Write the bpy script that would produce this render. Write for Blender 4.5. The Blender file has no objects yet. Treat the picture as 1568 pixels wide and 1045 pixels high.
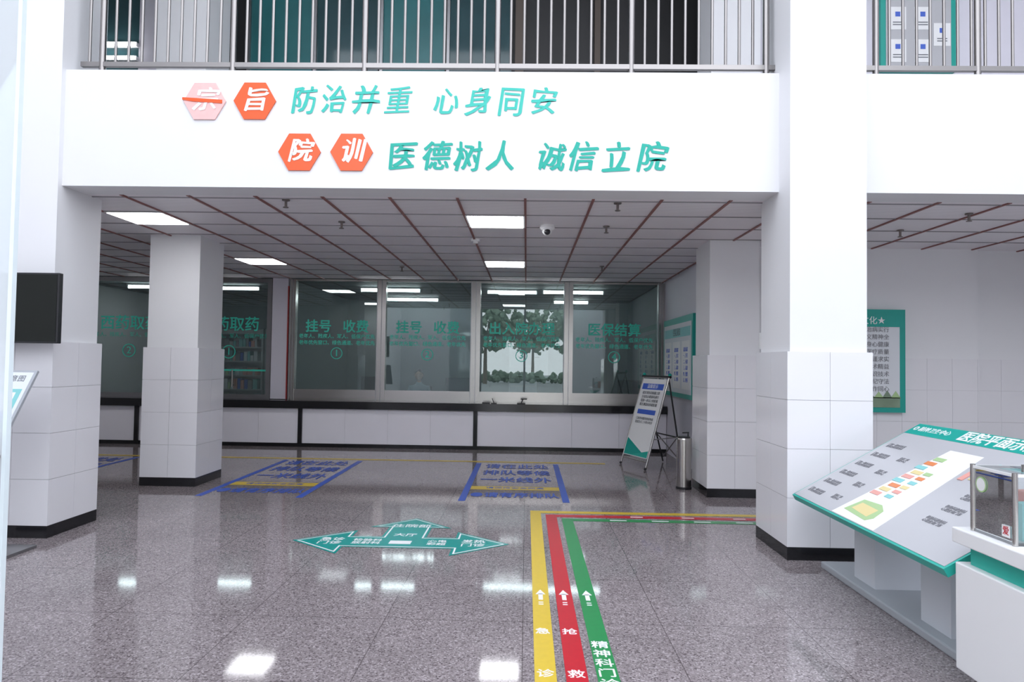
import bpy, bmesh, math, random
from mathutils import Vector, Matrix, noise as mnoise
random.seed(7)
S=bpy.context.scene
COL=bpy.context.collection
# ------------------------------------------------------------ materials
def mat(name,col,rough=.5,metal=0.,spec=.5,emit=None,es=0.,coat=0.,noise=0.,nscale=8.,bump=0.,bscale=60.):
    m=bpy.data.materials.new(name);m.use_nodes=True;nt=m.node_tree;b=nt.nodes['Principled BSDF']
    b.inputs['Base Color'].default_value=(*col,1);b.inputs['Roughness'].default_value=rough
    b.inputs['Metallic'].default_value=metal;b.inputs['Specular IOR Level'].default_value=spec
    b.inputs['Coat Weight'].default_value=coat
    if emit: b.inputs['Emission Color'].default_value=(*emit,1);b.inputs['Emission Strength'].default_value=es
    g=nt.nodes.new('ShaderNodeNewGeometry')
    if noise>0:
        n=nt.nodes.new('ShaderNodeTexNoise');n.inputs['Scale'].default_value=nscale;n.inputs['Detail'].default_value=4
        nt.links.new(g.outputs['Position'],n.inputs['Vector'])
        r=nt.nodes.new('ShaderNodeMapRange');r.inputs['To Min'].default_value=1-noise;r.inputs['To Max'].default_value=1+noise
        nt.links.new(n.outputs['Fac'],r.inputs['Value'])
        x=nt.nodes.new('ShaderNodeVectorMath');x.operation='SCALE';x.inputs[0].default_value=col
        nt.links.new(r.outputs[0],x.inputs['Scale']);nt.links.new(x.outputs[0],b.inputs['Base Color'])
    if bump>0:
        n=nt.nodes.new('ShaderNodeTexNoise');n.inputs['Scale'].default_value=bscale
        nt.links.new(g.outputs['Position'],n.inputs['Vector'])
        bp=nt.nodes.new('ShaderNodeBump');bp.inputs['Strength'].default_value=bump;bp.inputs['Distance'].default_value=.002
        nt.links.new(n.outputs['Fac'],bp.inputs['Height']);nt.links.new(bp.outputs[0],b.inputs['Normal'])
    return m
M={}
M['paint']=mat('white_paint',(.78,.78,.795),.6,noise=.02,nscale=2,bump=.1)
M['paint2']=mat('lilac_paint',(.68,.66,.73),.55,noise=.03,nscale=2)
M['clad']=mat('wall_tile_white',(.79,.78,.805),.12,spec=.5,noise=.03,nscale=1.5)
M['ctile']=mat('counter_tile',(.90,.88,.94),.2,noise=.03,nscale=3)
M['grout']=mat('grout',(.64,.63,.64),.8)
M['black']=mat('black_granite',(.012,.012,.014),.12,noise=.3,nscale=150)
M['steel']=mat('stainless_steel',(.50,.48,.46),.24,metal=1.)
M['steelr']=mat('railing_steel',(.30,.285,.28),.28,metal=1.)
M['steeld']=mat('brushed_steel',(.36,.36,.37),.35,metal=1.)
M['alu']=mat('aluminium_paint',(.40,.42,.45),.45,metal=.1)
M['ped']=mat('pedestal_paint',(.62,.64,.68),.4)
M['teal']=mat('teal_vinyl',(.0,.33,.27),.4)
M['tealtxt']=mat('teal_letter',(.03,.50,.41),.45)
M['tealtxt2']=mat('deep_teal_letter',(.0,.40,.31),.45)
M['tealglass']=mat('teal_glass_letter',(.06,.66,.50),.5)
M['tealfl']=mat('teal_floor_vinyl',(.0,.27,.24),.3,noise=.08,nscale=30)
M['tealedge']=mat('teal_edge',(.02,.42,.34),.3)
M['orange']=mat('orange_acrylic',(.78,.10,.015),.3)
M['pink']=mat('faded_pink',(.85,.50,.48),.4,noise=.08,nscale=20)
M['white']=mat('white_vinyl',(.82,.82,.82),.35)
M['paper']=mat('white_paper',(.70,.73,.76),.5)
M['yellow']=mat('yellow_vinyl',(.64,.45,.03),.35,noise=.08,nscale=25)
M['red']=mat('red_vinyl',(.50,.006,.02),.35,noise=.08,nscale=25)
M['green']=mat('green_vinyl',(.02,.24,.07),.35,noise=.08,nscale=25)
M['blue']=mat('blue_vinyl',(.03,.09,.48),.4,noise=.1,nscale=25)
M['bluetxt']=mat('blue_print',(.05,.12,.55),.4)
M['grey']=mat('grey_print',(.16,.17,.19),.5)
M['mgrey']=mat('mid_grey_print',(.24,.24,.26),.5)
M['lgrey']=mat('light_grey_panel',(.46,.46,.48),.3)
M['dark']=mat('dark_plastic',(.015,.015,.018),.35)
M['screen']=mat('tv_screen',(.008,.010,.008),.16,spec=.3)
M['trunk']=mat('bark',(.2,.16,.12),.9,noise=.3)
M['leaf']=mat('foliage',(.22,.30,.21),.8,noise=.5,nscale=3)
M['skin']=mat('skin',(.62,.38,.27),.5)
M['hair']=mat('black_hair',(.01,.009,.008),.5)
M['coatw']=mat('pale_uniform',(.34,.42,.46),.7)
M['wood']=mat('desk_laminate',(.28,.25,.22),.4)
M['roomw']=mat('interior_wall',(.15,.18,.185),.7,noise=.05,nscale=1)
M['lamp']=mat('panel_lamp',(1,1,1),.5,emit=(.96,.97,1),es=11.5)
M['tube']=mat('tube_lamp',(1,1,1),.5,emit=(.96,.96,1),es=18)
M['bar_r']=mat('ceiling_bar_red',(.27,.11,.10),.5)
M['bar_g']=mat('ceiling_bar_grey',(.28,.27,.28),.5)
M['rubber']=mat('grey_sprinkler',(.2,.17,.16),.4,metal=.5)
M['pave']=mat('outdoor_paving',(.36,.37,.36),.8,noise=.1,nscale=3)
M['upglass']=mat('upper_dark_glass',(.03,.075,.085),.08,noise=.5,nscale=1.2)
M['upteal']=mat('upper_teal_blind',(.03,.16,.17),.3,noise=.3,nscale=2)
M['updark']=mat('upper_dark_void',(.018,.018,.02),.5)
M['brown']=mat('brown_frame',(.10,.075,.06),.5)
M['redstrip']=mat('red_strip',(.33,.03,.03),.4)
M['orange2']=mat('map_orange',(.70,.22,.07),.4);M['yel2']=mat('map_yellow',(.72,.60,.28),.4)
M['cy2']=mat('map_cyan',(.22,.55,.55),.4);M['gr2']=mat('map_green',(.38,.55,.26),.4);M['pk2']=mat('map_pink',(.72,.33,.28),.4)

def floor_mat():
    m=bpy.data.materials.new('polished_granite_floor');m.use_nodes=True;nt=m.node_tree;b=nt.nodes['Principled BSDF'];L=nt.links.new
    g=nt.nodes.new('ShaderNodeNewGeometry')
    v=nt.nodes.new('ShaderNodeTexVoronoi');v.inputs['Scale'].default_value=125;L(g.outputs['Position'],v.inputs['Vector'])
    sx=nt.nodes.new('ShaderNodeSeparateColor');L(v.outputs['Color'],sx.inputs[0])
    cr=nt.nodes.new('ShaderNodeValToRGB');cr.color_ramp.interpolation='CONSTANT'
    e=cr.color_ramp.elements
    e[0].position=0;e[0].color=(.115,.096,.10,1)
    e[1].position=.13;e[1].color=(.215,.183,.188,1)
    for p,c in ((.42,(.255,.22,.226,1)),(.7,(.305,.265,.272,1)),(.90,(.41,.365,.37,1))):
        q=e.new(p);q.color=c
    L(sx.outputs[0],cr.inputs[0])
    n=nt.nodes.new('ShaderNodeTexNoise');n.inputs['Scale'].default_value=1.3;n.inputs['Detail'].default_value=5;L(g.outputs['Position'],n.inputs['Vector'])
    mr=nt.nodes.new('ShaderNodeMapRange');mr.inputs['From Min'].default_value=.3;mr.inputs['From Max'].default_value=.7;mr.inputs['To Min'].default_value=.9;mr.inputs['To Max'].default_value=1.10;L(n.outputs['Fac'],mr.inputs['Value'])
    sc=nt.nodes.new('ShaderNodeVectorMath');sc.operation='SCALE';L(cr.outputs[0],sc.inputs[0]);L(mr.outputs[0],sc.inputs['Scale'])
    sp=nt.nodes.new('ShaderNodeSeparateXYZ');L(g.outputs['Position'],sp.inputs[0])
    js=[]
    for ax in (0,1):
        a=nt.nodes.new('ShaderNodeMath');a.operation='PINGPONG';a.inputs[1].default_value=.4;L(sp.outputs[ax],a.inputs[0])
        c=nt.nodes.new('ShaderNodeMath');c.operation='LESS_THAN';c.inputs[1].default_value=.0025;L(a.outputs[0],c.inputs[0]);js.append(c)
    mx=nt.nodes.new('ShaderNodeMath');mx.operation='MAXIMUM';L(js[0].outputs[0],mx.inputs[0]);L(js[1].outputs[0],mx.inputs[1])
    ml=nt.nodes.new('ShaderNodeMath');ml.operation='MULTIPLY';ml.inputs[1].default_value=.7;L(mx.outputs[0],ml.inputs[0])
    mc=nt.nodes.new('ShaderNodeMix');mc.data_type='RGBA';L(ml.outputs[0],mc.inputs['Factor']);L(sc.outputs[0],mc.inputs['A']);mc.inputs['B'].default_value=(.06,.05,.05,1)
    L(mc.outputs['Result'],b.inputs['Base Color'])
    b.inputs['Roughness'].default_value=.065;b.inputs['Specular IOR Level'].default_value=.33
    n2=nt.nodes.new('ShaderNodeTexNoise');n2.inputs['Scale'].default_value=1.2;L(g.outputs['Position'],n2.inputs['Vector'])
    bp=nt.nodes.new('ShaderNodeBump');bp.inputs['Strength'].default_value=.03;bp.inputs['Distance'].default_value=.004;L(n2.outputs['Fac'],bp.inputs['Height']);L(bp.outputs[0],b.inputs['Normal'])
    return m
M['floor']=floor_mat()
def ceil_mat():
    m=bpy.data.materials.new('ribbed_ceiling_tile');m.use_nodes=True;nt=m.node_tree;b=nt.nodes['Principled BSDF'];L=nt.links.new
    g=nt.nodes.new('ShaderNodeNewGeometry');sp=nt.nodes.new('ShaderNodeSeparateXYZ');L(g.outputs['Position'],sp.inputs[0])
    a=nt.nodes.new('ShaderNodeMath');a.operation='PINGPONG';a.inputs[1].default_value=.0125;L(sp.outputs[1],a.inputs[0])
    mr=nt.nodes.new('ShaderNodeMapRange');mr.inputs['From Max'].default_value=.0125;L(a.outputs[0],mr.inputs['Value'])
    cr=nt.nodes.new('ShaderNodeValToRGB');e=cr.color_ramp.elements;e[0].position=.2;e[0].color=(.66,.63,.65,1);e[1].position=.5;e[1].color=(.95,.92,.95,1)  # groove shade of the ribs painted as darker colour stripes
    L(mr.outputs[0],cr.inputs[0]);L(cr.outputs[0],b.inputs['Base Color']);b.inputs['Roughness'].default_value=.45
    return m
M['ceil']=ceil_mat()
def glass_mat(name,tint,refl=.12,haze=.06,hazecol=(.5,.6,.6)):
    m=bpy.data.materials.new(name);m.use_nodes=True;nt=m.node_tree;nt.nodes.clear();L=nt.links.new
    o=nt.nodes.new('ShaderNodeOutputMaterial');t=nt.nodes.new('ShaderNodeBsdfTransparent');t.inputs[0].default_value=(*tint,1)
    gl=nt.nodes.new('ShaderNodeBsdfGlossy');gl.inputs['Roughness'].default_value=.0;gl.inputs[0].default_value=(.95,1,1,1)
    d=nt.nodes.new('ShaderNodeBsdfDiffuse');d.inputs[0].default_value=(*hazecol,1)
    m1=nt.nodes.new('ShaderNodeMixShader');m1.inputs[0].default_value=haze;L(t.outputs[0],m1.inputs[1]);L(d.outputs[0],m1.inputs[2])
    lw=nt.nodes.new('ShaderNodeFresnel');lw.inputs[0].default_value=1.5
    ad=nt.nodes.new('ShaderNodeMath');ad.operation='ADD';ad.inputs[1].default_value=refl;ad.use_clamp=True;L(lw.outputs[0],ad.inputs[0])
    m2=nt.nodes.new('ShaderNodeMixShader');L(ad.outputs[0],m2.inputs[0]);L(m1.outputs[0],m2.inputs[1]);L(gl.outputs[0],m2.inputs[2]);L(m2.outputs[0],o.inputs[0])
    return m
M['glass']=glass_mat('service_glass',(.80,.89,.88),.055,.06,(.38,.47,.48))  # diffuse haze paints in the veil of outdoor reflections
M['frost']=glass_mat('door_glass',(.9,.95,.97),.06,.62,(.9,.95,.98))
M['edge']=mat('polished_glass_edge',(.80,.9,.93),.2)
M['acryl']=glass_mat('clear_acrylic',(.95,.97,.97),.03,.05,(.9,.92,.92))

# ------------------------------------------------------------ builder
class B:
    def __init__(s,name): s.name=name;s.v=[];s.f=[];s.m=[];s.mats=[]
    def mi(s,k):
        if k not in s.mats:s.mats.append(k)
        return s.mats.index(k)
    def add(s,vs,fs,k):
        o=len(s.v);s.v+= [tuple(v) for v in vs];i=s.mi(k)
        for f in fs:s.f.append([o+q for q in f]);s.m.append(i)
    def box(s,x0,x1,y0,y1,z0,z1,k,T=None,bev=0.):
        x0,x1=min(x0,x1),max(x0,x1);y0,y1=min(y0,y1),max(y0,y1);z0,z1=min(z0,z1),max(z0,z1)
        if bev>0:
            bm=bmesh.new();bmesh.ops.create_cube(bm,size=1)
            for v in bm.verts:v.co=Vector(((x0+x1)/2+v.co.x*(x1-x0),(y0+y1)/2+v.co.y*(y1-y0),(z0+z1)/2+v.co.z*(z1-z0)))
            bmesh.ops.bevel(bm,geom=bm.edges[:],offset=bev,segments=2,affect='EDGES',profile=.5)
            s.bm(bm,k,T);return
        vs=[Vector((x,y,z)) for z in (z0,z1) for y in (y0,y1) for x in (x0,x1)]
        if T:vs=[T@v for v in vs]
        s.add(vs,[(0,2,3,1),(4,5,7,6),(0,1,5,4),(2,6,7,3),(0,4,6,2),(1,3,7,5)],k)
    def bm(s,bm,k,T=None):
        bm.verts.index_update();vs=[(T@v.co if T else v.co.copy()) for v in bm.verts]
        s.add(vs,[[v.index for v in f.verts] for f in bm.faces],k);bm.free()
    def cyl(s,p0,p1,r,k,n=14,r1=None,T=None):
        p0=Vector(p0);p1=Vector(p1)
        if T:p0=T@p0;p1=T@p1
        if r1 is None:r1=r
        d=(p1-p0).normalized();a=d.orthogonal().normalized();b=d.cross(a)
        vs=[];
        for p,rr in((p0,r),(p1,r1)):
            for i in range(n):
                t=2*math.pi*i/n;vs.append(p+a*math.cos(t)*rr+b*math.sin(t)*rr)
        fs=[(i,(i+1)%n,n+(i+1)%n,n+i) for i in range(n)]+[tuple(reversed(range(n))),tuple(range(n,2*n))]
        s.add(vs,fs,k)
    def sph(s,c,r,k,sub=2,sc=(1,1,1)):
        bm=bmesh.new();bmesh.ops.create_icosphere(bm,subdivisions=sub,radius=r)
        for v in bm.verts:v.co=Vector((v.co.x*sc[0],v.co.y*sc[1],v.co.z*sc[2]))+Vector(c)
        s.bm(bm,k)
    def prism(s,pts,T,k,th=.002):   # pts 2d in local XY, extruded along local Z, T maps to world
        n=len(pts);vs=[T@Vector((x,y,0)) for x,y in pts]+[T@Vector((x,y,th)) for x,y in pts]
        fs=[tuple(reversed(range(n))),tuple(range(n,2*n))]+[(i,(i+1)%n,n+(i+1)%n,n+i) for i in range(n)]
        s.add(vs,fs,k)
    def rect(s,cx,cy,w,h,T,k,th=.002): s.prism([(cx-w/2,cy-h/2),(cx+w/2,cy-h/2),(cx+w/2,cy+h/2),(cx-w/2,cy+h/2)],T,k,th)
    def ring(s,cx,cy,r,w,T,k,th=.002,n=28):
        P=[]
        for rr in(r,r-w):
            P.append([(cx+rr*math.cos(2*math.pi*i/n),cy+rr*math.sin(2*math.pi*i/n)) for i in range(n)])
        for i in range(n):
            j=(i+1)%n;s.prism([P[0][i],P[0][j],P[1][j],P[1][i]],T,k,th)
    def text(s,body,T,size,k,cx=0,cy=0,ext=.001,al='CENTER',shear=0.,sx=1.,sy=1.,sp=1.,z=.002,rot=0.,ls=1.,bold=0.,nib=None,warp=0.,flat=False):
        c=bpy.data.curves.new('tmp','FONT');c.body=body;c.size=size;c.extrude=0. if flat else ext;c.align_x=al;c.align_y='CENTER';c.shear=shear;c.space_character=sp;c.resolution_u=3;c.space_line=ls
        o=bpy.data.objects.new('tmp',c);COL.objects.link(o);bpy.context.view_layer.update()
        me=bpy.data.meshes.new_from_object(o.evaluated_get(bpy.context.evaluated_depsgraph_get()))
        base=[v.co.copy() for v in me.vertices];F=[list(p.vertices) for p in me.polygons]
        if warp:
            sd=random.random()*50
            for v in base:
                q=Vector((v.x/size*2.2,v.y/size*2.2,sd));v.x+=mnoise.noise(q)*warp*size;v.y+=mnoise.noise(q+Vector((7,3,9)))*warp*size
        offs=[(0,0)]
        if bold: offs=[(0,0),(bold,0),(-bold,0),(0,bold),(0,-bold)]
        if nib: offs=[(nib[0]*t,nib[1]*t) for t in(-1,-.5,0,.5,1)]
        Q=T@Matrix.Translation((cx,cy,z))@Matrix.Rotation(rot,4,'Z')@Matrix.Diagonal((sx,sy,1,1))
        for i,(dx,dy) in enumerate(offs):
            s.add([Q@(v+Vector((dx,dy,i*(.0006 if flat else .00012)))) for v in base],F,k)
        bpy.data.objects.remove(o);bpy.data.curves.remove(c);bpy.data.meshes.remove(me)
    def done(s,smooth=False,parent=None):
        me=bpy.data.meshes.new(s.name);me.from_pydata(s.v,[],s.f)
        for k in s.mats:me.materials.append(M[k])
        me.polygons.foreach_set('material_index',s.m)
        if smooth:
            me.polygons.foreach_set('use_smooth',[True]*len(s.f))
        me.update()
        o=bpy.data.objects.new(s.name,me);COL.objects.link(o)
        if smooth:
            try:
                me.set_sharp_from_angle(angle=math.radians(35))
            except Exception: pass
        if parent:o.parent=parent
        return o
def basis(o,u,v):
    u=Vector(u).normalized();v=Vector(v).normalized();n=u.cross(v);Mx=Matrix.Identity(4)
    for i in range(3):Mx[i][0]=u[i];Mx[i][1]=v[i];Mx[i][2]=n[i];Mx[i][3]=o[i]
    return Mx
FL=lambda x=0,y=0,z=.0015:basis((x,y,z),(1,0,0),(0,1,0))     # on floor, reading from -Y
WF=lambda x,y,z:basis((x,y,z),(1,0,0),(0,0,1))              # wall facing -Y
def one(name,x0,x1,y0,y1,z0,z1,k):
    b=B(name);b.box(x0,x1,y0,y1,z0,z1,k);return b.done()

CZ=2.95; WY=12.05
# ------------------------------------------------------------ shell
one('floor',-8.7,6.7,-3.6,16.5,-.1,0,'floor')
one('outdoor_ground',-40,40,-60,-3.7,-.12,-.02,'pave')
c=B('ceiling')
c.box(-8.7,6.7,5.95,WY,CZ,CZ+.04,'ceil')
for i in range(-14,12):
    x=-.03+.6*i
    if -8.7<x<6.7:c.box(x-.011,x+.011,5.95,WY,CZ-.012,CZ+.001,'bar_r')
for j in range(-1,9):
    y=6.65+.6*j
    if y>5.96:c.box(-8.7,6.7,y-.006,y+.006,CZ-.008,CZ+.001,'bar_g')
c.done()
b=B('beam_front');b.box(-3.97,2.12,5.65,5.95,2.943,3.94,'paint');b.box(2.6,6.7,5.65,5.95,2.943,3.94,'paint');b.box(-8.7,-4.5,5.65,5.95,2.943,3.94,'paint');b.done()
one('ceiling_slab_upper',-8.7,6.7,5.95,16.5,3.5,3.9,'paint')
one('wall_left',-8.9,-8.7,5.6,16.5,0,8,'paint')
one('wall_left_atrium',-5.3,-5.1,-3.6,5.65,0,8,'paint')
one('wall_left_blocker',-8.9,-5.3,5.45,5.64,0,8,'paint')  # unseen wall, added to keep bright outdoors out of the window reflections
one('wall_right',6.7,6.9,-3.6,16.5,0,8,'paint')
w=B('wall_right_inner');w.box(2.41,2.66,8.4,WY+.2,0,3.45,'paint2');w.done()
w=B('wall_right_room')
w.box(2.66,5.44,8.33,8.5,1.62,3.45,'paint');w.box(5.44,6.7,8.42,8.6,1.62,3.45,'paint')
w.box(2.66,5.44,8.335,8.5,0,1.62,'grout');w.box(5.44,6.7,8.425,8.6,0,1.62,'grout')
for r in range(4):
    z0=.102+r*.38;z1=z0+.378
    x=2.72
    while x<5.43:
        w.box(x,min(x+.298,5.44),8.318,8.335,z0,z1,'clad');x+=.3
    for x in(5.44,5.76,6.08,6.4):w.box(x,min(x+.318,6.7),8.408,8.425,z0,z1,'clad')
w.done()
b=B('baseboard_right_room');b.box(2.72,5.44,8.305,8.33,0,.1,'black');b.box(5.44,6.69,8.395,8.42,0,.1,'black');b.done()
w=B('wall_back_upper')
w.box(-8.7,6.7,9.6,9.8,3.9,8,'updark')  # near-black colour stands in for the unlit opening upstairs
for i in range(4):
    x=-4.0+i*.95;w.box(x,x+.88,9.54,9.6,3.95,7.2,'upglass' if i%2 else 'upteal');w.box(x-.04,x,9.5,9.6,3.9,7.3,'steeld')
w.box(-8.7,-5.6,9.5,9.6,3.9,8,'upglass');w.box(-5.6,-4.6,9.5,9.62,3.9,8,'paint2')
w.box(-4.0,-.2,9.5,9.58,5.45,5.52,'steeld')
w.box(-.22,-.1,9.5,9.6,3.9,8,'brown');w.box(.9,.98,9.5,9.6,3.9,8,'brown')
w.done()
for x,z in((-6.6,5.95),(-6.6,5.75)):  # glowing tubes added as the lamp reflections in the upper window
    b=B('window_reflection_tube');b.box(x,x+1.0,9.44,9.5,z-.03,z+.03,'white');b.cyl((x+.02,9.42,z),(x+.98,9.42,z),.018,'tube',10);b.done()
w=B('wall_right_upper');w.box(2.7,6.7,8.33,8.5,3.9,8,'paint2');w.done()
w=B('wall_front')   # entrance facade behind the camera: door opening and windows, unseen glazing above left open to add daylight
for a,b_ in ((-5.1,-2.75),(-2.3,-1.9),(1.7,4.6),(5.1,6.7)):w.box(a,b_,-3.7,-3.5,0,4.0,'paint')
w.box(-5.1,6.7,-3.7,-3.5,3.9,4.4,'paint')
w.box(-2.75,-2.3,-3.7,-3.5,2.9,3.9,'paint');w.box(4.6,5.1,-3.7,-3.5,2.9,3.9,'paint');w.box(-2.75,-2.3,-3.7,-3.5,0,.6,'paint');w.box(4.6,5.1,-3.7,-3.5,0,.6,'paint')
for x in(-1.9,-.12,1.62):w.box(x,x+.08,-3.66,-3.58,0,3.9,'steeld')
w.box(-1.9,1.7,-3.66,-3.58,2.5,2.58,'steeld')
for x in(-5.1,-2.5,.1,2.7,5.3):w.box(x,x+.08,-3.66,-3.58,4.4,8,'steeld')
w.done()
w=B('added_skylight_frame')  # unseen roof, made up mostly open so the sky gives soft top light
for y in(-3.6,-1.2,1.2,3.6):w.box(-5.3,6.9,y-.08,y+.08,7.9,8.1,'paint')
w.box(-8.7,6.9,5.0,9.8,8.0,8.2,'paint');w.done()

# ------------------------------------------------------------ columns
def column(name,x0,x1,y0,y1,top=8.0,clad=1.62,base=.1):
    b=B(name);g=.03
    b.box(x0+g,x1-g,y0+g,y1-g,0,top,'paint')
    b.box(x0+.008,x1-.008,y0+.008,y1-.008,base,clad-.004,'grout')
    b.box(x0,x1,y0,y1,0,base,'black')
    rows=4;h=(clad-base)/rows;gp=.0015
    for r in range(rows):
        z0=base+r*h+gp;z1=base+(r+1)*h-gp
        n=2;wx=(x1-x0)/n;wy=(y1-y0)/n
        for i in range(n):
            a=x0+i*wx+(gp if i else 0);c_=x0+(i+1)*wx-(gp if i<n-1 else 0)
            b.box(a,c_,y0,y0+.01,z0,z1,'clad');b.box(a,c_,y1-.01,y1,z0,z1,'clad')
            a=y0+.0101+i*wy*(1-.02/(y1-y0)*1)+(gp if i else 0);c_=min(y1-.0101,y0+.0101+(i+1)*wy*(1-.02/(y1-y0))-(gp if i<n-1 else 0))
            b.box(x0,x0+.01,a,c_,z0,z1,'clad');b.box(x1-.01,x1,a,c_,z0,z1,'clad')
    return b.done()
column('column',-4.56,-3.92,5.57,6.22)
column('column',-4.50,-3.84,7.92,8.6)
column('column',2.04,2.70,5.38,6.1)
column('column',2.07,2.70,7.85,8.55)
b=B('trim_door_jamb');b.box(2.13,2.3,6.11,6.2,1.62,2.93,'paint');b.box(2.10,2.16,6.11,6.2,0,1.62,'clad');b.done()
b=B('rear_pillar');b.box(-4.52,-4.24,11.99,12.3,.8,2.94,'paint2');b.box(-4.24,-4.22,11.97,12.0,.8,2.8,'redstrip');b.done()

# ------------------------------------------------------------ ceiling lights
def panel(x,y):
    b=B('ceiling_panel_light');b.box(x+.004,x+.596,y+.004,y+.596,CZ-.014,CZ-.002,'white')
    b.box(x+.025,x+.575,y+.025,y+.575,CZ-.018,CZ-.0141,'lamp');b.done()
for x in(-.63,-4.23):
    for y in(6.65,9.65):panel(x,y)
panel(-7.83,9.65)
def sprinkler(x,y):
    b=B('fire_sprinkler');b.cyl((x,y,CZ-.001),(x,y,CZ-.012),.035,'rubber',16);b.cyl((x,y,CZ-.01),(x,y,CZ-.07),.012,'rubber',10)
    b.cyl((x,y,CZ-.07),(x,y,CZ-.076),.025,'rubber',12);b.done()
for x,y in((-2.2,6.1),(-1.95,7.05),(.8,6.1),(.82,7.15),(-1.93,10.4),(1.1,10.1),(3.9,7.2),(4.1,6.4)):sprinkler(x,y)
b=B('dome_security_camera');b.cyl((.2,7.15,CZ),(.2,7.15,CZ-.03),.075,'white',24,.08);b.cyl((.2,7.15,CZ-.03),(.2,7.15,CZ-.055),.08,'white',24,.06)
b.sph((.2,7.15,CZ-.055),.055,'white',3);b.sph((.2,7.11,CZ-.075),.034,'dark',2);b.done(True)
b=B('smoke_detector');b.cyl((-.62,8.0,CZ),(-.62,8.0,CZ-.03),.055,'white',20,.05);b.cyl((-.62,8.0,CZ-.03),(-.62,8.0,CZ-.05),.03,'white',20);b.done(True)

# ------------------------------------------------------------ counter
b=B('service_counter')
b.box(-8.68,2.40,11.76,12.35,.07,.66,'grout')
b.box(-8.68,2.40,11.70,12.35,.0,.06,'black')
b.box(-8.68,2.40,11.66,12.45,.66,.79,'black')
seg=[-8.68,-6.73,-3.88,-.86,2.4]
for i in range(4):
    a,e=seg[i]+.035,seg[i+1]-.035
    if i==3:e=2.4
    n=max(1,round((e-a)/.72));wd=(e-a)/n
    for q in range(n):b.box(a+q*wd+.0015,a+(q+1)*wd-.0015,11.72,11.76,.062,.658,'ctile')
for x in seg[1:4]:b.box(x-.035,x+.035,11.69,11.76,.06,.66,'black')
b.done()
# ------------------------------------------------------------ service windows
TX='tealglass'
TY=12.0435
def win(name,x0,x1,wl,wr,title,num,cx,sub=True,full=True):
    b=B(name)
    for x,wd in((x0,wl),(x1,wr)):
        if wd: b.box(x-wd/2,x+wd/2,11.99,12.11,.79,2.93,'steel');b.box(x-wd/2-.012,x-wd/2,11.98,12.12,.79,2.93,'steeld')
        if wd: b.box(x-.006,x+.006,11.985,11.99,.79,2.93,'steeld')
    xa=x0+wl/2;xb=x1-wr/2
    b.box(xa,xb,12.0,12.10,2.90,2.93,'steel');b.box(xa,xb,12.0,12.10,.79,.98,'steel')
    b.box(xa,xb,12.045,12.055,.98,2.90,'glass')
    T=WF(cx,TY,0)
    b.text(title,T,.235,TX,0,2.085,z=0,bold=.005)
    if sub:
        b.text('老年人、残疾人、军人、低保户优先\n老年优先窗口、绿色通道、老年优先',T,.085,TX,0,1.86,z=0,ls=1.35,bold=.0015)
    b.ring(0,1.62,.105,.014,T,TX,.003);b.text(num,T,.16,TX,0,1.62,z=0,bold=.003)
    return b.done()
win('window_1',-4.15,-2.57,.09,.0,'挂号   收费','1',-3.37)
win('window_2',-2.57,-.90,.15,.0,'挂号   收费','2',-1.755)
win('window_3',-.90,.735,.16,.0,'出入院办理','3',-.09)
win('window_4',.735,2.36,.15,.09,'医保结算','4',1.54)
b=B('window_5')
for x in(-8.6,-5.95,-4.57):b.box(x-.04,x+.04,11.99,12.11,.79,2.93,'steeld')
b.box(-8.6,-4.57,12.0,12.1,2.86,2.93,'steeld');b.box(-8.6,-4.57,12.0,12.1,.79,.87,'steeld')
b.box(-8.6,-4.57,12.045,12.055,.87,2.86,'glass')
for cx,t,n in((-7.1,'西药取药','2'),(-5.3,'中药取药','1')):
    T=WF(cx,TY,0);b.text(t,T,.27,TX,0,2.10,z=0,bold=.004)
    b.text('老年人、残疾人、军人、低保户优先',T,.09,TX,0,1.9,z=0)
    b.ring(0,1.62,.12,.016,T,TX,.003);b.text(n,T,.18,TX,0,1.62,z=0)
b.box(-6.0,-4.6,12.03,12.035,1.28,1.31,'tealglass')
b.cyl((-5.2,11.98,1.0),(-5.2,11.98,1.3),.015,'steel');b.cyl((-5.2,11.98,1.03),(-5.2,12.05,1.03),.01,'steel');b.cyl((-5.2,11.98,1.27),(-5.2,12.05,1.27),.01,'steel')
b.done()
# room behind the glass
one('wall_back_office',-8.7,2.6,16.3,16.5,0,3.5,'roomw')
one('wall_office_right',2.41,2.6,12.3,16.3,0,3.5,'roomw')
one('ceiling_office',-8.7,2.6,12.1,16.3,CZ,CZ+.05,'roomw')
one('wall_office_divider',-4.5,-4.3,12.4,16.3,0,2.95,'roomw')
def tube(x0,x1,y):
    b=B('tube_light');b.box(x0,x1,y-.06,y+.06,CZ-.03,CZ-.001,'white');b.cyl((x0+.02,y,CZ-.06),(x1-.02,y,CZ-.06),.026,'tube',10)
    for x in(x0,x1-.02):b.box(x,x+.02,y-.035,y+.035,CZ-.095,CZ-.03,'white')
    b.done()
for a in((-3.3,-2.1,13.4),(-3.2,-2.0,15.4),(.3,1.5,13.4),(-.8,.2,13.5),(-6.1,-5.3,13.4),(-7.9,-7.1,13.3),(.6,1.4,15.6)):tube(*a)
def desk(x):
    b=B('office_desk');b.box(x-.7,x+.7,12.5,13.1,.70,.74,'wood')
    for sx in(-.68,.64):b.box(x+sx,x+sx+.04,12.52,13.08,0,.70,'wood')
    b.box(x-.64,x+.64,12.52,12.54,.3,.7,'wood');b.done()
    b=B('computer_monitor');b.box(x+.2,x+.66,12.75,12.78,.86,1.2,'dark',bev=.008);b.box(x+.40,x+.46,12.785,12.82,.76,1.0,'dark');b.box(x+.31,x+.55,12.7,12.9,.741,.755,'dark',bev=.004);b.done()
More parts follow.
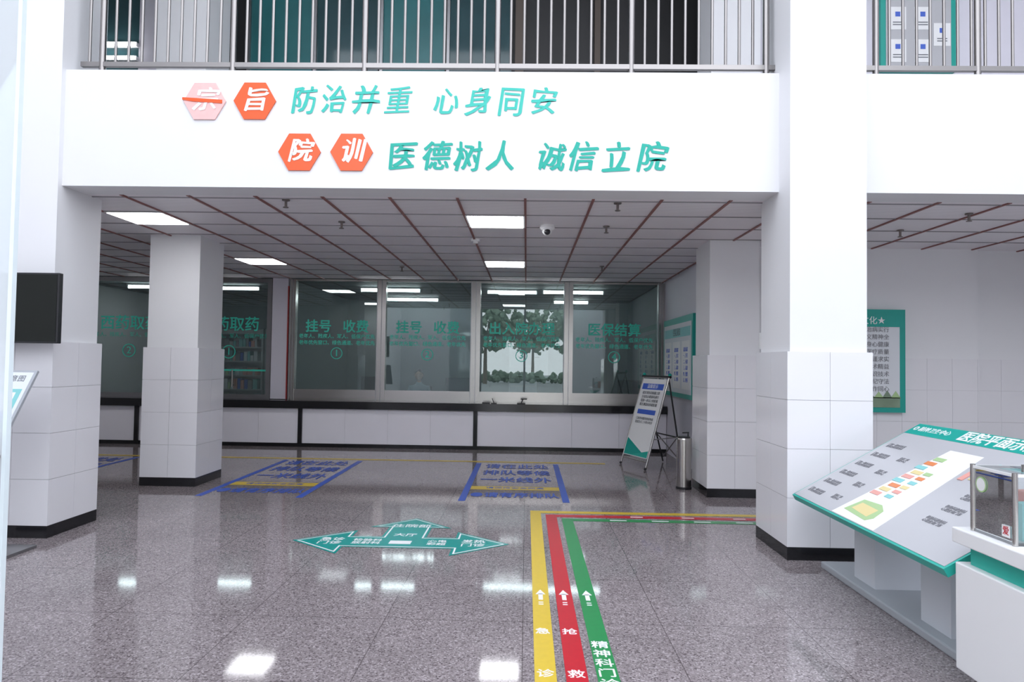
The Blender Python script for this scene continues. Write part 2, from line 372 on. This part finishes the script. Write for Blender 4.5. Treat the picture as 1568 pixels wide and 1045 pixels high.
for x in(-3.3,-1.7,0,1.5):desk(x)
def shelf(x):
    b=B('medicine_shelf')
    for sx in(0,1.16):b.box(x+sx,x+sx+.04,15.8,16.25,0,2.2,'lgrey')
    b.box(x,x+1.2,16.22,16.25,0,2.2,'lgrey')
    for i in range(7):
        z=.1+i*.33;b.box(x+.04,x+1.16,15.8,16.22,z,z+.03,'lgrey')
        xx=x+.06
        while xx<x+1.05 and i<6:
            wd=random.uniform(.05,.12);b.box(xx,xx+wd-.01,15.85,16.1,z+.03,z+.03+random.uniform(.12,.25),random.choice(['paper','cy2','mgrey','pk2','bluetxt','lgrey','gr2']));xx+=wd
    b.done()
for x in(-8.6,-7.35,-6.1):shelf(x)
b=B('filing_cabinet')
b.box(-.4,.5,15.8,16.25,0,1.9,'lgrey')
for i in range(4):
    b.box(-.37,.04,15.785,15.8,.08+i*.45,.49+i*.45,'alu');b.box(.06,.47,15.785,15.8,.08+i*.45,.49+i*.45,'alu')
    b.box(-.2,-.1,15.77,15.785,.27+i*.45,.29+i*.45,'dark');b.box(.2,.3,15.77,15.785,.27+i*.45,.29+i*.45,'dark')
b.done()
b=B('pen_stand');b.cyl((-.55,11.78,.79),(-.55,11.78,.80),.05,'dark');b.cyl((-.55,11.78,.80),(-.58,11.76,.88),.006,'dark');b.box(-.75,-.62,11.74,11.82,.79,.81,'dark');b.done()
b=B('card_reader');b.box(-.15,-.01,11.74,11.84,.79,.805,'dark',bev=.004);b.cyl((-.08,11.8,.80),(-.05,11.8,.87),.009,'dark');b.box(-.09,.02,11.76,11.83,.865,.885,'dark',bev=.004);b.done()

# seated clerk
def person(name,loc,rot,scale=1.0):
    vs=[(0,0,.48),(0,0,.62),(0,.01,.80),(0,.02,.95),(0,.02,1.04),(0,.0,1.12),
        (.17,.02,.98),(.22,-.02,.76),(.16,-.25,.76),(-.17,.02,.98),(-.22,-.02,.76),(-.16,-.25,.76),
        (.10,-.02,.48),(.12,-.38,.50),(.12,-.38,.08),(.12,-.50,.04),(-.10,-.02,.48),(-.12,-.38,.50),(-.12,-.38,.08),(-.12,-.50,.04)]
    R=[.15,.13,.14,.13,.07,.052,.062,.046,.032,.062,.046,.032,.095,.07,.045,.035,.095,.07,.045,.035]
    E=[(0,1),(1,2),(2,3),(3,4),(4,5),(3,6),(6,7),(7,8),(3,9),(9,10),(10,11),(0,12),(12,13),(13,14),(14,15),(0,16),(16,17),(17,18),(18,19)]
    emp=bpy.data.objects.new(name,None);COL.objects.link(emp)
    me=bpy.data.meshes.new('body');me.from_pydata(vs,E,[]);o=bpy.data.objects.new('body',me);COL.objects.link(o);o.parent=emp
    sk=o.modifiers.new('s','SKIN')
    for i,r in enumerate(R):
        d=me.skin_vertices[0].data[i];d.radius=(r,r*(.75 if i<4 else 1));d.use_root=(i==0)
    o.modifiers.new('u','SUBSURF').render_levels=2;me.materials.append(M['coatw'])
    b=B('head')
    bm=bmesh.new();bmesh.ops.create_uvsphere(bm,u_segments=24,v_segments=18,radius=.1)
    for v in bm.verts:
        x,y,z=v.co;v.co=Vector((x*.78*(1-.25*max(0,-z)/.1),y*.95-(.008 if z<0 else 0),z*1.2))+Vector((0,-.01,1.22))
    b.bm(bm,'skin')
    b.sph((0,-.108,1.205),.014,'skin',2,(.8,1.1,1.6))
    for sx in(-1,1):
        b.sph((sx*.03,-.088,1.228),.010,'white',2,(1.3,.6,.8));b.sph((sx*.03,-.0945,1.228),.005,'dark',1);b.sph((sx*.08,-.005,1.215),.02,'skin',2,(.35,.8,1.4))
        b.box(sx*.03-.016,sx*.03+.016,-.099,-.09,1.246,1.25,'hair')
    b.sph((0,-.093,1.168),.016,'pk2',2,(1.3,.5,.4))
    b.cyl((0,.005,1.08),(0,0,1.17),.045,'skin',16)
    b.done(True,emp)
    h=B('hair');bm=bmesh.new();bmesh.ops.create_uvsphere(bm,u_segments=24,v_segments=18,radius=.108)
    for v in bm.verts:
        x,y,z=v.co
        if y<-.02 and z<.035: y=-.02
        v.co=Vector((x*.8,y*.98+.008,z*1.16))+Vector((0,0,1.232))
    h.bm(bm,'hair');h.sph((0,.1,1.2),.04,'hair',2,(1,1,1));h.done(True,emp)
    g=B('hands')
    for sx in(-1,1):
        g.sph((sx*.15,-.29,.76),.035,'skin',2,(.9,1.2,.45))
        for i in range(4):
            x=sx*.15+(i-1.5)*.017;l=[.05,.065,.06,.045][i];g.cyl((x,-.32,.762),(x,-.32-l*.6,.765),.008,'skin',8);g.cyl((x,-.32-l*.6,.765),(x,-.32-l,.753),.007,'skin',8)
        g.cyl((sx*.125,-.28,.76),(sx*.105,-.325,.757),.009,'skin',8)
    g.done(True,emp)
    emp.location=loc;emp.rotation_euler=(0,0,rot);emp.scale=(scale,)*3
    return emp
PY=13.5
person('seated_clerk',(-2.12,PY,.0),0)
b=B('office_chair');b.box(-2.35,-1.89,PY-.18,PY+.26,.32,.365,'dark',bev=.02);b.box(-2.34,-1.9,PY+.27,PY+.31,.5,1.0,'dark',bev=.015);b.box(-2.15,-2.09,PY+.2,PY+.29,.33,.55,'dark')
b.cyl((-2.12,PY+.04,.05),(-2.12,PY+.04,.33),.03,'steeld')
for i in range(5):
    t=i*2*math.pi/5;b.cyl((-2.12,PY+.04,.08),(-2.12+.28*math.cos(t),PY+.04+.28*math.sin(t),.05),.018,'dark');b.sph((-2.12+.28*math.cos(t),PY+.04+.28*math.sin(t),.025),.025,'dark')
b.done()

# ------------------------------------------------------------ slogan on beam
def hexa(name,x,z,ch,k,rot=0):
    b=B(name);T=basis((x,5.648,z),(1,0,0),(0,0,1));R=.18
    b.prism([(R*math.cos(math.pi/3*i),R*math.sin(math.pi/3*i)*1.0) for i in range(6)],T,k,.012)
    b.text(ch,T,.215,'white',0,.0,shear=.22,z=.0130,nib=(.006,-.0035),warp=.08,flat=True)
    if k=='pink':b.prism([(-.19,.01),(-.1,-.005),(.15,-.02),(.15,.01),(.0,.02),(-.19,.03)],T,'orange',.0175)
    b.done()
hexa('hexagon_sign',-2.745,3.67,'宗','pink');hexa('hexagon_sign',-2.32,3.675,'旨','orange')
hexa('hexagon_sign',-1.93,3.243,'院','orange');hexa('hexagon_sign',-1.49,3.245,'训','orange')
b=B('wall_slogan_lettering')
T=basis((0,5.649,0),(1,0,0),(0,0,1))
for ch,px in zip('防治并重心身同安',(463,510,559,609,683,734,783,834)):
    b.text(ch,T,.25,'tealtxt',-1.915+(px-463)/184.,3.672,shear=.22,sx=.93,rot=random.uniform(-.02,.08),nib=(.0025,-.0015) if ch=='重' else (.005,-.003),warp=0. if ch=='重' else .10,flat=True)
for ch,px in zip('医德树人诚信立院',(613,666,714,766,843,890,943,997)):
    b.text(ch,T,.26,'tealtxt2',-1.08+(px-613)/184.,3.203,shear=.22,sx=.93,rot=random.uniform(-.02,.08),nib=(.0065,-.004),warp=.10 if ch!='德' else .03,flat=True)
b.done()

# ------------------------------------------------------------ railings
def railing(x0,x1,posts,name='balcony_railing'):
    b=B(name);Y=5.76
    for x in posts:b.cyl((x,Y,3.94),(x,Y,5.1),.026,'steelr',14);b.cyl((x,Y,3.94),(x,Y,3.95),.05,'steelr',16)
    b.box(x0,x1,Y-.02,Y+.02,4.01,4.05,'steelr');b.cyl((x0,Y,5.1),(x1,Y,5.1),.035,'steelr',14);b.box(x0,x1,Y-.015,Y+.015,4.86,4.89,'steelr')
    ps=list(posts)
    step=1.142/10
    k=math.ceil((x0+.03-ps[0])/step)
    while ps[0]+k*step<x1-.02:
        xx=ps[0]+k*step
        if min(abs(xx-p) for p in ps)>.04: b.cyl((xx,Y,4.05),(xx,Y,4.87),.0125,'steelr',10)
        k+=1
    b.done(True)
railing(-3.89,2.08,[-3.71+1.142*i for i in range(6)])
railing(2.68,6.65,[2.92+.85*i for i in range(5)])
b=B('notice_board_upper');b.box(4.25,5.15,8.26,8.325,5.1,6.3,'teal');b.box(4.31,5.09,8.255,8.265,5.16,6.24,'lgrey')
T=WF(0,8.253,0)
for x,z in((4.45,5.35),(4.75,5.35),(4.45,5.75),(4.75,5.75),(4.98,5.55)):b.rect(x,z,.2,.28,T,'white');b.rect(x,z+.05,.06,.06,T,'bluetxt',.004);b.rect(x,z-.05,.12,.012,T,'grey',.004);b.rect(x,z-.08,.12,.012,T,'grey',.004)
b.done()

# ------------------------------------------------------------ floor markings
b=B('floor_guide_line_yellow');T=FL()
def poly(b,p,k,T=T,th=.001): b.prism(p,T,k,th)
yb=-1.5
poly(b,[(.06,yb),(.165,yb),(.165,6.87),(.06,6.97)],'yellow');poly(b,[(.06,6.97),(.165,6.87),(4.2,6.87),(4.2,6.97)],'yellow')
TT=FL(z=.0028)
def arrow(b,x,y):
    b.prism([(x-.014,y-.05),(x+.014,y-.05),(x+.014,y+.06),(x-.014,y+.06)],TT,'white',.0005);b.prism([(x-.032,y+.05),(x+.032,y+.05),(x,y+.14)],TT,'white',.0005)
    for i in(1,2):b.rect(x,y-.06-.035*i,.03,.015,TT,'white',.0005)
arrow(b,.112,4.42)
def lt(b,ch,x,y,s_=.088):b.text(ch,TT,s_,'white',x,y,z=0,bold=.0015,ext=.0003)
lt(b,'急',.112,3.86);lt(b,'诊',.112,3.34)
b.done()
b=B('floor_guide_line_red');poly(b,[(.21,yb),(.315,yb),(.315,6.71),(.21,6.81)],'red');poly(b,[(.21,6.81),(.315,6.71),(4.2,6.71),(4.2,6.81)],'red')
arrow(b,.262,4.42);lt(b,'抢',.262,3.86);lt(b,'救',.262,3.34)
for x in(1.1,1.6,2.1):b.rect(x,6.76,.12,.03,TT,'white',.0005)
b.done()
b=B('floor_guide_line_green');poly(b,[(.36,yb),(.465,yb),(.465,6.55),(.36,6.65)],'green');poly(b,[(.36,6.65),(.465,6.55),(4.2,6.55),(4.2,6.65)],'green')
arrow(b,.412,4.42)
for i,ch in enumerate('精神科门诊'):lt(b,ch,.412,3.69-.11*i,.095)
for x in(.9,1.3,1.7,2.1):b.rect(x,6.60,.16,.03,TT,'white',.0005)
b.done()
def arrowpts():
    cx=-1.02;cy=5.67
    L=[(-.90,0),(-.44,.37),(-.44,.17),(-.19,.17),(-.19,.50),(-.37,.50),(0,.86),(.37,.50),(.19,.50),(.19,.17),(.44,.17),(.44,.37),(.90,0),(.44,-.37),(.44,-.17),(-.44,-.17),(-.44,-.37)]
    return [(cx+x,cy+y) for x,y in L]
def offset_poly(P,d):
    n=len(P);o=[]
    for i in range(n):
        a=Vector(P[i-1]);b_=Vector(P[i]);c_=Vector(P[(i+1)%n]);e1=(b_-a).normalized();e2=(c_-b_).normalized()
        n1=Vector((e1.y,-e1.x));n2=Vector((e2.y,-e2.x));m=(n1+n2);m/=max(.2,m.dot(n1));o.append(tuple(b_+m*d))
    return o
def tri_fill(b,P,T,k,z):
    from mathutils.geometry import tessellate_polygon
    vs=[Vector((x,y,0)) for x,y in P];t=tessellate_polygon([vs])
    b.add([T@Vector((x,y,z)) for x,y in P],[tuple(q) for q in t],k)
P=arrowpts()
area=sum(P[i-1][0]*P[i][1]-P[i][0]*P[i-1][1] for i in range(len(P)))
sg=1 if area>0 else -1
b=B('floor_direction_arrow_decal')
tri_fill(b,P,T,'tealfl',.0005);tri_fill(b,offset_poly(P,-.022*sg),T,'white',.001);tri_fill(b,offset_poly(P,-.036*sg),T,'tealfl',.0015)
T3=FL(z=.0035)
for t,x,y,s_ in(('急诊\n门诊',-1.60,5.67,.10),('发热\n门诊',-.42,5.67,.10),('住院部',-1.02,6.22,.12),('大厅',-1.02,5.9,.10),('检验科\n放射科',-1.30,5.67,.08),('心电\n彩超',-.72,5.67,.08)):
    b.text(t,T3,s_,'white',x,y,z=0,ext=.0003,ls=1.1,bold=.0015)
b.rect(-1.02,5.66,.18,.1,T3,'white',.0003)
b.done()
def lane(x0,x1,txt=True,y0=7.4,y1=10.15):
    b=B('floor_waiting_lane_marking')
    for x in(x0,x1):b.rect(x,(y0+y1)/2,.075,y1-y0,T,'blue',.001)
    b.rect((x0+x1)/2,8.18,x1-x0-.08,.2,T,'yellow',.0012)
    TT_=FL(z=.003);m=(x0+x1)/2
    for i,t in enumerate(('请在此处','排队等候','一米线外')):
        b.text(t,TT_,.24,'blue',m,9.86-i*.56,z=0,bold=.004,ext=.0003,sx=.95,sy=1.7)
    b.text('请保持安全距离',TT_,.10,'blue',m,8.18,z=0,bold=.001,ext=.0003)
    b.text('●请有序排队',TT_,.18,'blue',m,7.74,z=0,bold=.004,ext=.0003,sx=.95,sy=1.6)
    b.done()
lane(-.68,.45);lane(-3.55,-2.45);lane(-6.9,-5.8)
b=B('floor_waiting_line_yellow');b.rect(-3.1,10.32,8.6,.11,T,'yellow',.001);b.done()

# ------------------------------------------------------------ wall notice boards
b=B('notice_board_inner');b.box(2.35,2.405,9.7,11.75,1.0,2.24,'teal');b.box(2.345,2.355,9.78,11.67,1.07,2.14,'paper')
Tn=basis((2.344,11.67,1.07),(0,-1,0),(0,0,1))
b.rect(.95,.93,1.8,.14,Tn,'cy2');b.text('住院须知',Tn,.13,'grey',.95,.93,z=.003)
for i in range(3):
    b.rect(.33+i*.62,.43,.5,.72,Tn,'white',.002)
    b.text('就诊流程\n一、挂号\n二、候诊\n三、就诊\n四、缴费\n五、取药',Tn,.07,'bluetxt',.33+i*.62,.43,z=.003,ls=1.3)
b.done()
b=B('notice_board_wall');b.box(3.45,4.52,8.24,8.315,.97,2.2,'teal');b.box(3.52,4.45,8.235,8.245,1.03,2.13,'paper')
Tb=WF(0,8.233,0)
b.rect(3.985,2.06,.93,.14,Tb,'teal',.003);b.text('★医院文化★',Tb,.10,'white',3.985,2.06,z=.004)
b.text('救死扶伤防病治病实行\n革命的人道主义精神全\n心全意为人民身心健康\n服务努力提高医疗质量\n尊重患者隐私严谨求实\n奋发进取钻研医术精益\n求精不断更新知识技术\n廉洁奉公自觉遵纪守法\n互学互尊团结协作同心',Tb,.068,'mgrey',3.985,1.60,z=.003,ls=1.3)
b.rect(3.985,1.09,.93,.12,Tb,'leaf',.003)
for i in range(9):b.prism([(3.54+i*.1,1.14),(3.66+i*.1,1.14),(3.60+i*.1,1.14+.05+.05*random.random())],Tb,'leaf' if i%2 else 'gr2',.003)
b.done()

# ------------------------------------------------------------ A-frame sign
b=B('aframe_notice_stand')
F0=Vector((1.44,10.35,0));F1=Vector((1.70,9.74,0));u=(F1-F0);W=u.length;u.normalize();back=Vector((-u.y,u.x,0));back=back if back.x>0 else -back
vdir=(back*.30+Vector((0,0,1))).normalized()
Tp=basis(F0,u,vdir)
H=1.40
for x in(0,W):b.cyl((x,0.01,0) ,(x,H,0),.014,'steel',10,T=Tp)
for y in(.12,H-.03):b.cyl((0,y,0),(W,y,0),.012,'steel',10,T=Tp)
b.cyl((-.03,H-.02,0),(W+.03,H-.02,0),.018,'dark',10,T=Tp)
for x in(0,W):b.sph(Tp@Vector((x,H+.01,0)),.026,'teal',2);b.sph(Tp@Vector((x,.0,0))+Vector((0,0,.022)),.022,'dark',2)
b.rect(W/2,.75,W-.05,1.18,Tp,'white',.012)
Tq=Tp@Matrix.Translation((0,0,.013))
b.rect(W/2,1.22,W-.12,.09,Tq,'bluetxt',.002);b.text('温馨提示',Tq,.07,'white',W/2,1.22,z=.003)
b.text('就诊须知请佩戴口罩\n主动出示健康码通行\n保持一米以上的距离\n配合测温有序就医谢',Tq,.05,'grey',W/2,1.03,z=.003,ls=1.2)
b.rect(W/2,.83,W-.2,.07,Tq,'bluetxt',.002)
b.text('门诊咨询服务热线电话\n急诊全天二十四小时开',Tq,.045,'grey',W/2,.70,z=.003,ls=1.2)
b.prism([(.03,.17),(W-.03,.17),(.03,.42)],Tq,'teal',.002);b.prism([(.2,.17),(W-.03,.17),(W-.03,.27)],Tq,'tealedge',.0025)
top0=Tp@Vector((0,H-.05,0));top1=Tp@Vector((W,H-.05,0))
r0=F0+back*.75;r1=F1+back*.62
b.cyl(top0,r0+Vector((0,0,.015)),.012,'dark',10);b.cyl(top1,r1+Vector((0,0,.015)),.012,'dark',10)
m0=r0.lerp(top0,.35);m1=r1.lerp(top1,.35);b.cyl(m0,m1,.010,'dark',8);b.cyl(r0+Vector((0,0,.08)),m1,.008,'steel',8);b.cyl(r1+Vector((0,0,.08)),m0,.008,'steel',8)
b.cyl(Tp@Vector((0,.45,0)),m0,.008,'steel',8);b.cyl(Tp@Vector((W,.45,0)),m1,.008,'steel',8)
b.done(True)
b=B('ashtray_bin');x,y=1.93,8.38
b.cyl((x,y,0),(x,y,.03),.095,'dark',24);b.cyl((x,y,.03),(x,y,.60),.09,'steel',28);b.cyl((x,y,.60),(x,y,.615),.095,'steel',28,.09);b.cyl((x,y,.615),(x,y,.63),.075,'dark',24)
b.cyl((x+.05,y,.62),(x+.05,y,.68),.008,'dark',8);b.cyl((x-.02,y,.675),(x+.06,y,.68),.008,'dark',8);b.done(True)

# ------------------------------------------------------------ sloping map board
b=B('hospital_map_lectern')
slope=Vector((.94,0,.54));Lv=slope.length
yN=3.31;Lu=5.15-yN
Tm=basis((1.99,5.15,.55),(0,-1,0),slope)
b.prism([(0,0),(Lu,0),(Lu,Lv),(0,Lv)],Tm@Matrix.Translation((0,0,-.045)),'tealedge',.045)
b.rect(Lu/2,Lv/2,Lu-.03,Lv-.03,Tm,'lgrey',.003)
Tq=Tm@Matrix.Translation((0,0,.0032))
b.rect(Lu/2,Lv-.075,Lu-.02,.13,Tq,'teal',.001)
b.text('医院平面示意图',Tq,.12,'white',1.0,Lv-.075,z=.002,bold=.002);b.text('◎ 精神卫生中心',Tq,.06,'white',.25,Lv-.07,z=.002)
b.prism([(.62,.02),(1.15,.02),(1.02,.85),(.70,.85)],Tq,'white',.001)
Tr=Tm@Matrix.Translation((0,0,.0046))
b.prism([(.68,.08),(.98,.06),(1.02,.10),(1.0,.18),(.92,.22),(.72,.21)],Tr,'gr2',.001)
b.prism([(.73,.11),(.95,.09),(.96,.17),(.75,.18)],Tr,'yel2',.0015)
cols=['pk2','yel2','orange2','cy2','pk2','yel2','cy2','orange2','gr2','yel2','pk2','cy2']
for i in range(9):
    v0=.28+i*.055;xx=.66+.02*(i%3)
    b.prism([(xx,v0),(xx+.10,v0),(xx+.10,v0+.035),(xx,v0+.035)],Tr,cols[i],.003)
    if i<6:b.prism([(.82,v0+.01),(.89,v0+.01),(.89,v0+.04),(.82,v0+.04)],Tr,cols[(i+3)%12],.003)
for i in range(5):b.rect(1.12+.07*i,.66+.02*(i%2),.045,.10,Tr,cols[i+4],.003)
for i in range(6):b.text('门诊一楼内科诊室\n挂号收费药房急诊',Tr,.026,'mgrey',.18,.12+.13*i,z=0)
for i in range(4):b.text('住院二部\n康复中心',Tr,.026,'mgrey',.46,.14+.17*i,z=0)
for i in range(3):b.text('检验科放射科\n心理咨询门诊',Tr,.028,'mgrey',1.40,.25+.12*i,z=0)
b.rect(1.45,.80,.5,.03,Tr,'cy2',.001)
for y0 in(4.7,3.9):
    b.box(2.30,2.62,y0-.14,y0+.14,.05,.62,'ped')
b.box(2.22,2.72,3.45,5.2,.0,.05,'alu',bev=.01)
b.box(2.25,2.64,3.7,4.9,.61,.64,'alu')
b.done()
b=B('reception_cabinet')
b.box(2.02,2.75,1.95,3.27,.11,.60,'white',bev=.006);b.box(2.09,2.70,2.02,3.20,0,.11,'lgrey')
b.box(2.06,2.71,2.0,3.22,.60,.69,'tealedge');b.box(2.01,2.76,1.94,3.28,.69,.76,'white',bev=.006)
b.done()
b=B('acrylic_donation_box')
X0,X1,Y0,Y1,Z0,Z1=2.06,2.36,2.93,3.2,.761,1.06
for x in(X0,X1):
    for y in(Y0,Y1):b.cyl((x,y,Z0),(x,y,Z1+.005),.011,'steel',14)
def pane(p):b.add([Vector(q) for q in p],[(0,1,2,3)],'acryl')
for x in(X0,X1):pane([(x,Y0,Z0),(x,Y1,Z0),(x,Y1,Z1),(x,Y0,Z1)]);b.box(x-.006,x+.006,Y0,Y1,Z1-.012,Z1,'white')
for y in(Y0,Y1):pane([(X0,y,Z0),(X1,y,Z0),(X1,y,Z1),(X0,y,Z1)]);b.box(X0,X1,y-.006,y+.006,Z1-.012,Z1,'white')
pane([(X0,Y0,Z1),(X1,Y0,Z1),(X1,Y1,Z1),(X0,Y1,Z1)]);b.box(X0,X1,Y0,Y1,Z0,Z0+.012,'lgrey')
b.box(X0+.12,X0+.18,Y0+.05,Y0+.2,Z1+.004,Z1+.006,'grey')
b.cyl((X0+.1,Y0+.07,Z1),(X0+.1,Y0+.07,Z1+.03),.02,'steel');b.cyl((X0+.22,Y0+.1,Z1),(X0+.22,Y0+.1,Z1+.02),.028,'white')
b.box(X0+.03,X0+.12,Y0+.1,Y0+.2,Z0+.012,Z0+.10,'pk2');b.box(X0+.05,X0+.15,Y0+.03,Y0+.09,Z0+.012,Z0+.17,'cy2');b.box(X0+.14,X0+.25,Y0+.12,Y0+.22,Z0+.012,Z0+.2,'pk2')
b.box(X0+.04,X0+.12,Y0+.21,Y0+.25,Z0+.012,Z0+.14,'paper');b.box(X0+.03,X0+.10,Y0+.10,Y0+.18,Z0+.105,Z0+.13,'bluetxt')
Ta=basis((X0-.0035,Y1,Z0),(0,-1,0),(0,0,1));b.ring(.06,.22,.035,.006,Ta,'gr2',.001);b.prism([(.06+.03*math.cos(i*.5236),.22+.03*math.sin(i*.5236)) for i in range(12)],Ta,'white',.001)
b.rect(.22,.05,.05,.05,Ta,'white',.001);b.text('爱',Ta,.04,'red',.22,.05,z=.0015)
b.done(True)

# ------------------------------------------------------------ left side: tv, lectern sign, glass door
b=B('wall_mounted_tv')
b.box(-4.75,-3.77,5.40,5.45,1.60,2.17,'dark',bev=.006);b.box(-4.735,-3.785,5.397,5.401,1.615,2.155,'screen');b.box(-4.5,-4.0,5.45,5.565,1.7,2.05,'dark');b.done()
b=B('information_lectern')
Tl=basis((-4.42,4.86,.84),(1,0,0),Vector((0,.35,.53)))
b.rect(.325,.32,.65,.64,Tl,'alu',.02);b.rect(.325,.32,.61,.60,Tl@Matrix.Translation((0,0,.02)),'paper',.003)
Tk=Tl@Matrix.Translation((0,0,.0235))
b.text('服务指南示意图',Tk,.06,'grey',.38,.56,z=0);b.rect(.325,.3,.56,.34,Tk,'cy2',.001);b.rect(.42,.34,.3,.2,Tk,'white',.0015);b.rect(.47,.22,.2,.12,Tk,'bluetxt',.002)
b.text('一楼门诊大厅导诊台\n二楼内科心理咨询室',Tk,.035,'grey',.33,.05,z=.001)
b.cyl((-4.12,5.0,.02),(-4.12,5.06,1.0),.025,'steel',14);b.cyl((-4.0,5.0,.02),(-4.0,5.06,1.0),.025,'steel',14)
b.box(-4.38,-3.8,4.85,5.3,0,.025,'steeld',bev=.006);b.done(True)
b=B('glass_door')
b.box(-2.5,-1.545,1.995,2.007,.08,3.25,'frost');b.box(-1.545,-1.533,1.992,2.01,.08,3.25,'edge')
b.box(-2.5,-1.533,1.985,2.017,0,.08,'steeld');b.box(-2.5,-1.533,1.985,2.017,3.25,3.33,'steeld')
b.cyl((-1.56,1.93,.35),(-1.56,1.93,1.31),.016,'steel',14);b.cyl((-1.56,1.93,.45),(-1.56,2.0,.45),.010,'steel');b.cyl((-1.56,1.93,1.2),(-1.56,2.0,1.2),.010,'steel');b.done(True)
b=B('fire_alarm_box');b.box(2.085,2.099,6.125,6.17,1.65,1.8,'white',bev=.004);b.done()

# ------------------------------------------------------------ trees outside behind the camera
def tree(x,y,h):
    b=B('street_tree');b.cyl((x,y,-.05),(x,y,h*.55),.16,'trunk',10,.09)
    for i in range(5):
        t=i*1.3;b.cyl((x,y,h*.4),(x+math.cos(t)*1.1,y+math.sin(t)*1.1,h*.7),.06,'trunk',8,.03)
    for i in range(420):
        d=Vector((random.gauss(0,1),random.gauss(0,1),random.gauss(0,1))).normalized()*random.random()**.4
        c=Vector((x+d.x*h*.38,y+d.y*h*.38,h*.66+d.z*h*.32))
        bm=bmesh.new();bmesh.ops.create_icosphere(bm,subdivisions=1,radius=random.uniform(.10,.26))
        for v in bm.verts:v.co=v.co*random.uniform(.5,1.5)+c
        b.bm(bm,'leaf')
    b.done()
for x,y,h in((-6,-17,6),(-2.9,-24,6.6),(3.3,-22,6.2),(6.5,-17,6.5),(.6,-40,6.5)):tree(x,y,h)
b=B('hedge')
for i in range(420):
    bm=bmesh.new();bmesh.ops.create_icosphere(bm,subdivisions=1,radius=random.uniform(.12,.3))
    c=Vector((random.uniform(-12,12),-27+random.uniform(-.5,.5),random.uniform(.1,.7)))
    for v in bm.verts:v.co=v.co+c
    b.bm(bm,'leaf')
b.done()

# ------------------------------------------------------------ world + daylight
w=bpy.data.worlds.new('World');S.world=w;w.use_nodes=True;nt=w.node_tree;bg=nt.nodes['Background']
tc=nt.nodes.new('ShaderNodeTexCoord');sp=nt.nodes.new('ShaderNodeSeparateXYZ');nt.links.new(tc.outputs['Generated'],sp.inputs[0])
cr=nt.nodes.new('ShaderNodeValToRGB');cr.color_ramp.elements[0].color=(.93,.95,1,1);cr.color_ramp.elements[1].color=(.82,.88,1,1);nt.links.new(sp.outputs[2],cr.inputs[0]);nt.links.new(cr.outputs[0],bg.inputs[0])
bg.inputs[1].default_value=3.2
S.view_settings.view_transform='Standard'
S.view_settings.exposure=0.16

# ------------------------------------------------------------ camera
cam=bpy.data.cameras.new('camera');cam.lens=23.99;cam.sensor_width=36;cam.clip_end=200
co=bpy.data.objects.new('camera',cam);COL.objects.link(co)
co.matrix_world=Matrix.Translation((0,0,1.5))@Matrix.Rotation(.0215,4,'Z')@Matrix.Rotation(math.pi/2+.0316,4,'X')@Matrix.Rotation(.0145,4,'Z')
S.camera=co
